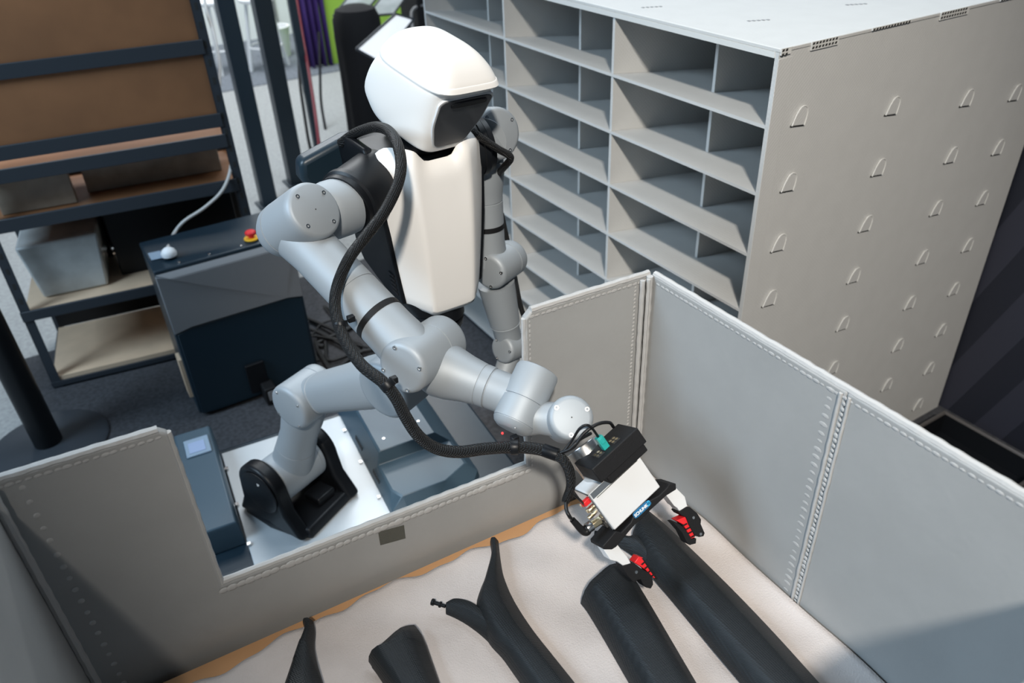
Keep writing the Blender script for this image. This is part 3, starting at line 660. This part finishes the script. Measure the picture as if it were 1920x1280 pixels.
# guide bar
bar = [gz(*p) for p in ((733, 948), (760, 955), (808, 905), (825, 868), (905, 795), (950, 770), (985, 735), (1000, 712), (1034, 710), (1036, 740), (985, 772), (905, 845), (860, 890), (828, 918), (800, 950), (735, 1028), (715, 1040), (672, 1040), (668, 1022))]
gbar = mb().prism([GP(*p, -.003) for p in bar], GN*.050).build('guide_bar', 'matte', gb, bevel=.0015)
lab = roundpoly([GP(*gz(*p), -.0034) for p in ((814, 862), (896, 788), (914, 812), (832, 890))], .3)
lb = mb().prism(lab, GN*.001).build('maker_label', 'label', gb)
def text(body, org, ex, ey, size, m, parent, name, bold=.02):
    cu = bpy.data.curves.new('txt', 'FONT'); cu.body = body; cu.size = size; cu.align_x = 'CENTER'; cu.align_y = 'CENTER'; cu.offset = bold*size; cu.extrude = .0002; cu.resolution_u = 3
    o = bpy.data.objects.new('txt', cu); C.objects.link(o); bpy.context.view_layer.update()
    me = bpy.data.meshes.new_from_object(o.evaluated_get(bpy.context.evaluated_depsgraph_get())); bpy.data.objects.remove(o)
    ex, ey = V3(ex).normalized(), V3(ey).normalized(); ez = ex.cross(ey)
    me.transform(Matrix((ex, ey, ez)).transposed().to_4x4()); me.materials.clear(); me.materials.append(M[m])
    q = bpy.data.objects.new(name, me); place(q, org, parent); return q
tx = (GP(*gz(886, 820))-GP(*gz(834, 868))).normalized(); ty = GN.cross(tx); ty = -ty if ty.dot(GG) > 0 else ty
text('SCHUNK', GP(*gz(859, 845), -.0044), tx, ty, .0078, 'ink', gb, 'maker_lettering', .035)
lc_ = GP(*gz(896, 809), -.0046); q = mb()
for sg in (1, -1):
    arc = [lc_+(tx*math.cos(a)+ty*math.sin(a))*.0021*1.0+tx*0+(tx*.0010+ty*.0016)*sg for a in [(-.6 if sg > 0 else 2.5)+k*.5 for k in range(8)]]
    q.tube(arc, .0007, 6, 2)
q.build('maker_mark', 'cyan', gb)
# fingers
def gpoly(name, pts, t0, t1, m, parent, bev=.001):
    return mb().prism([GP(*gz(*p), t0) for p in pts], GN*(t1-t0)).build(name, m, parent, bevel=bev)
fg = gpoly('finger', [(982, 765), (1030, 728), (1078, 775), (1085, 800), (1092, 830), (1052, 850), (1040, 832), (1025, 822)], .006, .030, 'alu', gb)
gpoly('finger_step', [(1040, 828), (1066, 815), (1086, 845), (1062, 862)], .010, .026, 'steel', fg)
gpoly('finger_tip', [(1046, 852), (1088, 826), (1104, 828), (1140, 858), (1160, 890), (1158, 912), (1178, 958), (1172, 974), (1150, 978), (1130, 972), (1098, 915), (1086, 880), (1060, 868)], .004, .030, 'matte', fg)
gpoly('gripping_pad', [(1036, 896), (1080, 876), (1096, 908), (1130, 978), (1112, 986), (1090, 950), (1070, 915)], .007, .027, 'red', fg)
gpoly('pad_backing', [(1020, 905), (1036, 903), (1068, 925), (1092, 955), (1112, 988), (1136, 984), (1134, 1010), (1104, 1018), (1090, 1008), (1064, 955)], .006, .028, 'matte', fg)
for i in range(4):
    x, y = 1072+i*14, 912+i*19
    gpoly('pad_rib', [(x-6, y+8), (x+16, y-4), (x+20, y+1), (x-2, y+13)], .0055, .028, 'matte', fg, 0)
for p in ((1120, 880), (1156, 962)): c = GP(*gz(*p), .004); mb().cyl(c+GN*.002, c-GN*.0012, .0028, n=12).build('screw', 'steel', fg)
fg2 = gpoly('finger', [(668, 1035), (738, 1012), (768, 1050), (790, 1075), (808, 1108), (776, 1126), (740, 1100), (705, 1092), (690, 1068)], .006, .030, 'alu', gb)
gpoly('finger_step', [(740, 1098), (766, 1080), (800, 1106), (775, 1126)], .010, .024, 'steel', fg2)
gpoly('finger_tip', [(764, 1122), (800, 1112), (822, 1106), (862, 1136), (902, 1160), (918, 1188), (920, 1215), (908, 1236), (884, 1230), (868, 1212), (858, 1190), (842, 1192), (830, 1206), (816, 1200), (790, 1170)], .004, .030, 'matte', fg2)
gpoly('gripping_pad', [(826, 1106), (848, 1076), (868, 1080), (900, 1130), (934, 1184), (922, 1182), (880, 1140)], .007, .027, 'red', fg2)
gpoly('pad_backing', [(862, 1082), (872, 1084), (905, 1130), (945, 1186), (936, 1190), (900, 1140)], .006, .028, 'matte', fg2)
for i in range(4):
    x, y = 862+i*16, 1104+i*20
    gpoly('pad_rib', [(x-2, y+10), (x+18, y-6), (x+22, y-2), (x+3, y+15)], .0055, .028, 'matte', fg2, 0)
for p in ((834, 1152),): c = GP(*gz(*p), .004); mb().cyl(c+GN*.002, c-GN*.0012, .0030, n=12).build('screw', 'steel', fg2)
# flange between wrist and gripper
c0 = PD(1090, 835, 1.44); c1 = PD(1133, 893, 1.43); 
mb().cyl(c0, c1, .034, .034, 40, .002).build('tool_flange', 'steel', rb)
mb().lathe(c0+(c1-c0)*.35, c1-c0, [(0, .034), (0, .0352), (.006, .0352), (.006, .034)], 40).build('flange_ring', 'steel', rb)
# black sensor bracket
def BPx(px, py, dep): return PD(px, py, dep)
bc = PD(1144, 848, 1.395)
sb = mb().box(bc, (.112, .032, .070), axes=(GX, GG, GN)).build('sensor_bracket', 'matte', rb, bevel=.002)
mb().box(bc+GG*.022+GX*.004, (.092, .018, .066), axes=(GX, GG, GN)).build('bracket_foot', 'matte', sb, bevel=.003)
tp = lambda a, t, h=0: bc+GX*a-GG*(.016+h)+GN*t
for a in (-.026, -.018, .012, .020):
    for t in (-.012, -.002): mb().cyl(tp(a, t, -.001), tp(a, t, .0012), .0032, n=12).build('socket', 'gold', sb)
    mb().box(tp(a, -.007, .0002), (.007, .001, .026), axes=(GX, GG, GN)).build('socket_recess', 'dark', sb)
gc = mb().box(tp(-.004, -.008, .012), (.013, .026, .012), axes=(GX, GG, GN)).build('data_connector', 'green', sb, bevel=.001)
mb().box(tp(-.004, -.008, .017), (.009, .012, .0145), axes=(GX, GG, GN)).build('connector_latch', 'green', gc, bevel=.001)
def cable(name, pts, r, m='cable', parent=None, n=10): return mb().tube(pts, r, n).build(name, m, parent)
cable('sensor_cable', [tp(-.004, -.008, .024), PD(1105, 798, 1.345), PD(1088, 802, 1.345), PD(1072, 826, 1.36), PD(1056, 846, 1.365), PD(1040, 852, 1.37)], .0024, parent=rb)
cable('sensor_cable', [PD(1150, 800, 1.41), PD(1142, 792, 1.375), PD(1120, 795, 1.36), PD(1095, 812, 1.355), PD(1075, 838, 1.36), PD(1050, 850, 1.37)], .0031, parent=rb)
cable('sensor_cable', [PD(1108, 812, 1.38), PD(1085, 825, 1.36), PD(1068, 842, 1.36), PD(1045, 850, 1.37)], .0030, parent=rb)

# ------------------------------------------------------------------ cable sleeves
hp_ = [(640, 268, 1.74), (662, 252, 1.70), (686, 242, 1.64), (706, 238, 1.58), (728, 245, 1.54), (744, 268, 1.50), (752, 305, 1.48), (746, 345, 1.47), (722, 395, 1.465), (688, 440, 1.46), (656, 482, 1.45), (636, 525, 1.45), (628, 562, 1.44), (632, 598, 1.425), (648, 640, 1.40), (678, 684, 1.37), (718, 716, 1.345), (742, 745, 1.345), (760, 780, 1.35), (785, 817, 1.36), (818, 840, 1.37), (860, 847, 1.375), (910, 841, 1.38), (965, 838, 1.385), (1010, 842, 1.38), (1042, 852, 1.375)]
hs = cable('cable_sleeve', [PD(*p) for p in hp_], .0108, 'braid', rb, 16)
for p, q_ in (((637, 603, 1.42), (640, 615, 1.42)), ((722, 716, 1.345), (732, 728, 1.345)), ((957, 838, 1.385), (972, 838, 1.385))):
    mb().cyl(PD(*p), PD(*q_), .0135, n=24, e=.001).build('cable_clip', 'black', hs)
for p in ((658, 597, 1.43), (738, 712, 1.36), (965, 822, 1.40)): mb().box(PD(*p), (.014, .012, .012)).build('clip_foot', 'black', hs, bevel=.002)
mb().cyl(PD(1018, 843, 1.38), PD(1046, 853, 1.372), .0118, n=20, e=.001).build('heat_shrink', 'gloss', hs)
cable('cable_sleeve', [PD(*p) for p in ((1036, 850, 1.375), (1056, 862, 1.365), (1068, 885, 1.36), (1070, 912, 1.36), (1062, 935, 1.358), (1060, 942, 1.356))], lambda t: .0095-.003*t*t, 'braid', rb, 14)
cable('gripper_cable', [PD(*p) for p in ((1061, 938, 1.356), (1062, 955, 1.35), (1068, 968, 1.348))]+[GP(*gz(512, 888), .02)], .0034, parent=rb)
cable('gripper_cable', [PD(1060, 925, 1.358), PD(1072, 925, 1.36), PD(1084, 934, 1.366), GL(-.012, .018, .022)], .0022, parent=rb)
cable('cable_sleeve', [PD(*p) for p in ((858, 222, 1.72), (878, 240, 1.71), (905, 260, 1.715), (935, 280, 1.73), (953, 290, 1.745), (957, 298, 1.755), (948, 310, 1.78), (938, 322, 1.84), (932, 338, 1.92))], .0082, 'braid', rb, 14)
cable('cable_sleeve', [PD(*p) for p in ((940, 400, 2.04), (955, 470, 2.1), (965, 520, 2.09), (975, 570, 2.1), (985, 600, 2.15))], .007, 'braid', rb, 12)

# ================================================================== CONTROLLER CABINET
CX0, CX1, CY, CYB = .197, .760, 3.129, 3.42
cb = empty('control_cabinet', (.48, 3.27, 0), 'dark navy control cabinet with a grey upper front, white dome and red stop button', 'cabinet')
mb().span((CX0, CY+.004, .03), (CX1, CYB, .735)).build('cabinet_body', 'navy', cb, bevel=.008)
mb().prism([V3((CX0-.002, CY-.004, .735)), V3((CX1+.002, CY-.004, .735)), V3((CX1+.002, CYB+.002, .745)), V3((CX0-.002, CYB+.002, .745))], (0, 0, .022)).build('cabinet_lid', 'navy', cb, bevel=.006)
gp = mb().prism([V3((CX0-.001, CY+.003, .728)), V3((CX0+.060, CY-.020, .715)), V3((CX1-.060, CY-.020, .715)), V3((CX1+.001, CY+.003, .728)), V3((CX1-.002, CY-.004, .455)), V3((CX1-.075, CY-.014, .475)), V3((CX0+.075, CY-.014, .475)), V3((CX0+.002, CY-.004, .455))], (0, .012, 0)).build('upper_panel', 'greyp', cb, bevel=.003)
mb().prism([V3((CX0+.001, CY-.006, .737)), V3((CX1-.001, CY-.006, .737)), V3((CX1-.05, CY-.022, .715)), V3((CX0+.05, CY-.022, .715))], (0, .010, .008)).build('panel_lip', 'greyp', cb, bevel=.002)
for x in (.30, .42, .55, .67): mb().cyl((x, CY+.012, .752), (x, CY+.012, .764), .006, n=12, e=.001).build('screw', 'steel', cb)
mb().prism([V3((CX0+.012, CY-.002, .03)), V3((CX0+.07, CY-.010, .03)), V3((CX1-.07, CY-.010, .03)), V3((CX1-.012, CY-.002, .03)), V3((CX1-.012, CY-.002, .45)), V3((CX1-.07, CY-.010, .47)), V3((CX0+.07, CY-.010, .47)), V3((CX0+.012, CY-.002, .45))], (0, .012, 0)).build('lower_panel', 'navy', cb, bevel=.003)
dm = PZ(319, 482, .763)
mb().lathe(dm, (0, 0, 1), [(0, .024), (.006, .026), (.008, .026)], 28).build('dome_base', 'black', cb)
mb().lathe(dm+V3((0, 0, .008)), (0, 0, 1), [(0, .029), (.012, .031), (.024, .026), (.033, .015), (.036, .0001)], 28).build('status_dome', 'stool', cb)
lp = [PZ(x, y, .764) for x, y in ((277, 475), (300, 470), (308, 483), (284, 488))]
mb().prism(lp, (0, 0, .001)).build('rating_plate', 'grey', cb)
es = PZ(472, 447, .763)
mb().lathe(es, (0, 0, 1), [(0, .032), (.004, .032), (.006, .030)], 28).build('stop_collar', 'yellow', cb)
mb().lathe(es+V3((0, 0, .006)), (0, 0, 1), [(0, .012), (.012, .012), (.014, .022), (.024, .023), (.029, .018), (.030, .0001)], 28).build('stop_button', 'red', cb)
kx = PY(487, 720, CY-.03)
mb().box((kx.x, CY-.016, .135), (.085, .02, .15)).build('latch_plate', 'black', cb, bevel=.003)
mb().box((kx.x+.03, CY-.05, .055), (.055, .08, .09)).build('lever_foot', 'matte', cb, bevel=.006)
mb().box((kx.x+.03, CY-.088, .06), (.03, .006, .05)).build('lever_pad', 'greyp', cb, bevel=.002)
for x in (CX0+.05, CX1-.05):
    for y in (CY+.05, CYB-.05): mb().cyl((x, y, .009), (x, y, .035), .022, n=16).build('foot', 'black', cb)
mb().span((CX0-.014, CY+.05, .10), (CX0+.001, CY+.12, .30)).build('side_strip', 'pale', cb)
wp = [dm+V3((0, .045, .012)), PD(325, 440, 3.50), PD(345, 415, 3.52), PD(385, 388, 3.55), PD(418, 355, 3.58), PD(433, 310, 3.60), PD(426, 260, 3.62), PD(412, 190, 3.66), PD(412, 120, 3.70), PD(400, 60, 3.74), PD(385, 10, 3.78), PD(380, -60, 3.85)]
tag(mb().tube(wp, .0075, 10).build('signal_cable', 'wcable'), 'pale cable rising from the cabinet dome past the rack', 'cable')

# loose cables on the carpet
for i in range(11):
    x0 = .80+random.uniform(-.03, .10); y0 = 3.0+random.uniform(-.1, .5)
    pts = [V3((x0+random.uniform(-.06, .45)*k/4, y0+random.uniform(-.25, .35), .018+.006*(i % 4))) for k in range(5)]
    o = mb().tube(pts, .006+.003*(i % 3), 8).build('floor_cable', 'maroon' if i == 4 else 'cable')
    tag(o, 'thin red cable among the tangle on the carpet right of the cabinet' if i == 4 else 'black cable tangled on the carpet right of the cabinet', 'cable', None if i == 4 else 'tangled cables by the cabinet')

# ================================================================== RACK
rp0 = V3((-.377, 3.774, 0)); rt_ = V3((.569, -.087, 0)).normalized(); rn = V3((-rt_.y, rt_.x, 0))
def RP(t, n_, z): return rp0+rt_*t+rn*n_+UP*z
RA = (rt_, rn, UP)
rk = empty('storage_rack', RP(.56, .25, 0), 'dark steel storage rack with brown boards standing behind the cabinet', 'rack')
RD = .50
def rbox(t0, t1, n0, n1, z0, z1): return mb().box(RP((t0+t1)/2, (n0+n1)/2, (z0+z1)/2), (t1-t0, n1-n0, z1-z0), axes=RA)
def upright(t, n0, zt):
    o = rbox(t-.002, t+.038, n0, n0+.003, 0, zt); o.add(*_bx(RP(t-.001, n0+.016, zt/2), (.003, .032, zt)))
    u = o.build('upright', 'rack', rk)
    for z in [x*.075+.40 for x in range(0, 20)]:
        if z < zt: rbox(t+.012, t+.024, n0-.001, n0+.001, z, z+.028).build('key_slot', 'dark', u)
    return u
def _bx(c, s):
    q = MB(); q.box(c, s, axes=RA); return q.v, q.f
for t, n0 in ((.035, 0), (1.065, 0), (.035, RD), (1.065, RD)): upright(t, n0, 1.95)
for z0, z1 in ((1.427, 1.486), (1.117, 1.177), (1.024, 1.084), (.815, .875), (.387, .437)):
    rbox(.03, 1.075, -.008, .004, z0, z1).build('rail', 'rack', rk, bevel=.002)
    rbox(.03, 1.10, RD, RD+.012, z0, z1).build('rail', 'rack', rk, bevel=.002)
for z, m in ((1.04, 'board'), (.83, 'board'), (.40, 'pale'), (.045, 'pale')):
    rbox(.045, 1.09, .006, RD-.002, z, z+.022).build('shelf_deck', m, rk)
rbox(.03, 1.09, -.004, RD, .02, .044).build('bottom_frame', 'rack', rk)
for z0, z1 in ((1.17, 1.43), (1.48, 1.80)):
    rbox(.045, 1.066, .010, .022, z0, z1).build('front_board', 'board', rk)
# things on the rack
rbox(.05, 1.07, RD-.004, RD, .45, .82).build('added_dark_backing', 'black', rk)  # black sheets added to darken the gaps behind the decks
rbox(.05, 1.07, RD-.004, RD, .07, .385).build('added_dark_backing', 'black', rk)
def rthing(name, t0, t1, n0, n1, z0, z1, m, label, cat, bev=.004):
    return tag(rbox(t0, t1, n0, n1, z0, z1).build(name, m, None, bevel=bev), label, cat)
cr = mb(); cr.rings([[RP(a, b, .424) for a, b in ((.12, .12), (.40, .12), (.40, .40), (.12, .40))], [RP(a, b, .70) for a, b in ((.09, .09), (.43, .09), (.43, .43), (.09, .43))]])
tag(cr.build('plastic_crate', 'crate', None, bevel=.012), 'translucent grey crate on the rack deck behind the black post', 'crate')
rthing('wrapped_board', .10, .40, .10, .14, .854, 1.0, 'film', 'brown film-wrapped board leaning in the rack, left one', 'board')
rthing('wrapped_board', .44, 1.03, .20, .24, .854, 1.01, 'film', 'wide film-wrapped pale board lying in the rack, right one', 'board')
rthing('equipment_case', .46, 1.04, .20, .46, .424, .78, 'black', 'black equipment case on the middle rack deck', 'case')
rthing('equipment_case', .10, .42, .44, .49, .424, .80, 'black', 'tall black case behind the translucent crate', 'case')
ck_ = mb().tube([RP(.74, .10, .43), RP(.80, .06, .47), RP(.88, .09, .44), RP(.93, .07, .432), RP(.86, .04, .432), RP(.78, .05, .43)], .006, 8)
tag(ck_.build('coiled_cable', 'maroon'), 'red cable coil lying on the rack deck behind the cabinet', 'cable')

# black post on round base
pb = PZ(98, 826, .02); pf = V3((-.405, 3.32, 0))
ps_ = empty('floor_stand', pf, 'black round post standing on a dark round base at the left edge', 'stand')
mb().lathe(pf+V3((0, 0, .008)), (0, 0, 1), [(0, .235), (.008, .24), (.016, .225), (.022, .04)], 48).build('base_disc', 'rack', ps_)
mb().cyl(pf+V3((0, 0, .02)), pf+V3((-.02, .0, 1.15)), .056, .056).build('post', 'black', ps_)

# ================================================================== FAR HALL
for i, (px, py, pt_, w_) in enumerate(((505, 383, (415, 0), .105), (557, 342, (478, 0), .115), (597, 285, (560, 0), .055))):
    b = PZ(px, py, 0); o = mb()
    o.box(b+V3((0, 0, 1.4)), (w_, w_, 2.8)); o.box(b+V3((0, 0, .006)), (w_+.06, w_+.06, .012))
    tag(o.build('steel_post', 'navy', None, bevel=.006), ('dark navy square post nearest the storage rack', 'thick dark navy square post in the middle of the three', 'thin dark navy post beside the purple curtain')[i], 'post')
def stool(loc, label, rz=0):
    r = empty('bar_stool', (0, 0, 0), label, 'stool', 'white stools')
    mb().lathe((0, 0, .70), (0, 0, 1), [(0, .17), (.01, .19), (.035, .19), (.05, .17), (.05, .0001)], 28).build('seat', 'stool', r)
    for k in range(4):
        a = math.pi/4+k*math.pi/2; mb().cyl((.21*math.cos(a), .21*math.sin(a), .008), (.12*math.cos(a), .12*math.sin(a), .70), .022, .018, 12).build('leg', 'stool', r)
    mb().tube([V3((.175*math.cos(a), .175*math.sin(a), .25)) for a in [math.pi/4+k*math.pi/8 for k in range(17)]], .010, 8, 1).build('foot_ring', 'stool', r)
    r.location = loc; r.rotation_euler = (0, 0, rz); return r
stool((1.93, 9.25, 0), 'white bar stool between the first two navy posts', .3); stool((2.36, 9.05, 0), 'white bar stool just right of the thick navy post', .8); stool((1.55, 9.6, 0), 'white bar stool partly behind the rack upright', .1)
tag(mb().lathe((2.62, 9.55, .008), (0, 0, 1), [(0, .14), (.30, .17), (.31, .18), (.325, .18), (.325, .16), (.02, .13), (.02, .0001)], 28).build('waste_bin', 'stool'), 'white round bin beside the purple curtain', 'bin')
cu_ = mb(); rows = []
for z in (.02, .6, 1.4, 2.4): rows.append([V3((2.70+.28*t, 8.72+.035*math.sin(t*26)*(1.1-z*.2), z)) for t in [k/44 for k in range(45)]])
cu_.rings(rows, closed=False, caps=False)
tag(cu_.build('curtain', 'purple', None, solid=.006), 'dark purple curtain hanging beside the lime green wall', 'curtain')
for pts, m, l in (([(552, -30, 6.2), (566, 60, 6.1), (580, 140, 5.9), (592, 220, 5.6), (600, 290, 5.4)], 'maroon', 'dark red cable hanging along the thin navy post'),
                  ([(560, 90, 6.3), (562, 150, 6.2), (570, 210, 6.1), (580, 270, 6.0), (590, 300, 6.0)], 'cable', 'black cable hanging left of the thin navy post'),
                  ([(598, 60, 6.9), (600, 130, 6.9), (602, 190, 6.9), (610, 240, 6.9), (618, 280, 6.9)], 'cable', 'black cable hanging right of the thin navy post')):
    tag(mb().tube([PD(*p) for p in pts], .012, 8).build('hanging_cable', m), l, 'cable')
# draped stand and tilted panels behind the head
dr = PZ(700, 268, 0)
def drape():
    rows = []
    for z, s_ in ((.01, 1.0), (.25, .98), (.6, .97), (.85, 1.0), (.98, .98), (1.05, .82), (1.075, .45), (1.08, .05)):
        rows.append([dr+V3((.185*s_*math.cos(a)*(1+.06*math.sin(a*9)*(1.1-z)), .18*s_*math.sin(a)*(1+.06*math.sin(a*9+1)*(1.1-z)), z)) for a in [2*math.pi*k/60 for k in range(60)]])
    return mb().rings(rows)
tag(drape().build('draped_stand', 'cloth'), 'black cloth-draped stand behind the robot head', 'stand')
def panel_stand(corners, dep, m, label, name, cat):
    P = [PD(x, y, d_) for (x, y), d_ in zip(corners, dep)]; n_ = (P[1]-P[0]).cross(P[3]-P[0]).normalized()
    c = sum(P, V3((0, 0, 0)))/4
    r = empty(name, V3((c.x, c.y+.02, 0)), label, cat)
    mb().prism(P, n_*.012).build('panel', m, r); q = mb()
    for i in range(4): q.tube([P[i], P[(i+1) % 4]], .009, 6, 0)
    q.build('panel_frame', 'rack', r)
    mb().cyl(V3((c.x, c.y+.02, .02)), c+V3((0, .05, -.13)), .016, n=12).build('pole', 'rack', r); mb().cyl(V3((c.x, c.y+.02, 0)), V3((c.x, c.y+.02, .02)), .16, n=24).build('base_disc', 'rack', r)
panel_stand([(668, 92), (742, 26), (776, 36), (712, 116)], (5.4, 5.6, 5.7, 5.5), mat('white_panel_added_glow', (.85, .87, .9), .4, emit=((.95, .97, 1), .55)), 'bright white tilted panel on a stand behind the robot head', 'display_stand', 'display')  # white panel; its weak glow is added to brighten it
panel_stand([(625, 30), (660, -14), (720, -20), (695, 10)], (6.6, 6.8, 6.8, 6.6), 'glassy', 'grey tilted panel above the black draped stand', 'display_stand', 'display')
panel_stand([(688, 30), (716, -6), (770, -18), (738, 26)], (6.2, 6.4, 6.4, 6.2), 'glassy', 'grey tilted panel above the white tilted panel', 'display_stand', 'display')
c = PD(803, 60, 7.6)
t_ = empty('black_cart', V3((c.x, c.y, 0)), 'dark cart with a pale tube handle left of the shelf top', 'cart')
mb().span((c.x-.16, c.y-.15, .03), (c.x+.16, c.y+.25, 1.38)).build('cart_body', 'cloth', t_, bevel=.02)
mb().tube([PD(775, 60, 7.3), PD(772, 22, 7.3), PD(790, 10, 7.3), PD(815, 10, 7.35)], .014, 8, 3).build('handle', 'greyp', t_)

# ================================================================== DARK BIN AT RIGHT
tb = empty('floor_bin', (2.50, 1.03, 0), 'open black bin with a metal rim on the floor between box and striped wall', 'bin')
for a, b in (((2.26, .86, .008), (2.272, 1.26, .10)), ((2.775, .86, .008), (2.787, 1.26, .10)), ((2.26, 1.255, .008), (2.787, 1.267, .10)), ((2.26, .853, .008), (2.787, .865, .10))):
    mb().span(a, b).build('side_panel', 'black', tb)
mb().span((2.26, .86, .008), (2.787, 1.26, .014)).build('bottom', 'black', tb)
q = mb(); cs = [V3(p) for p in ((2.262, .857, .102), (2.785, .857, .102), (2.785, 1.263, .102), (2.262, 1.263, .102))]
for i in range(4): q.tube([cs[i], cs[(i+1) % 4]], .008, 8, 0)
q.build('rim', 'binrim', tb)
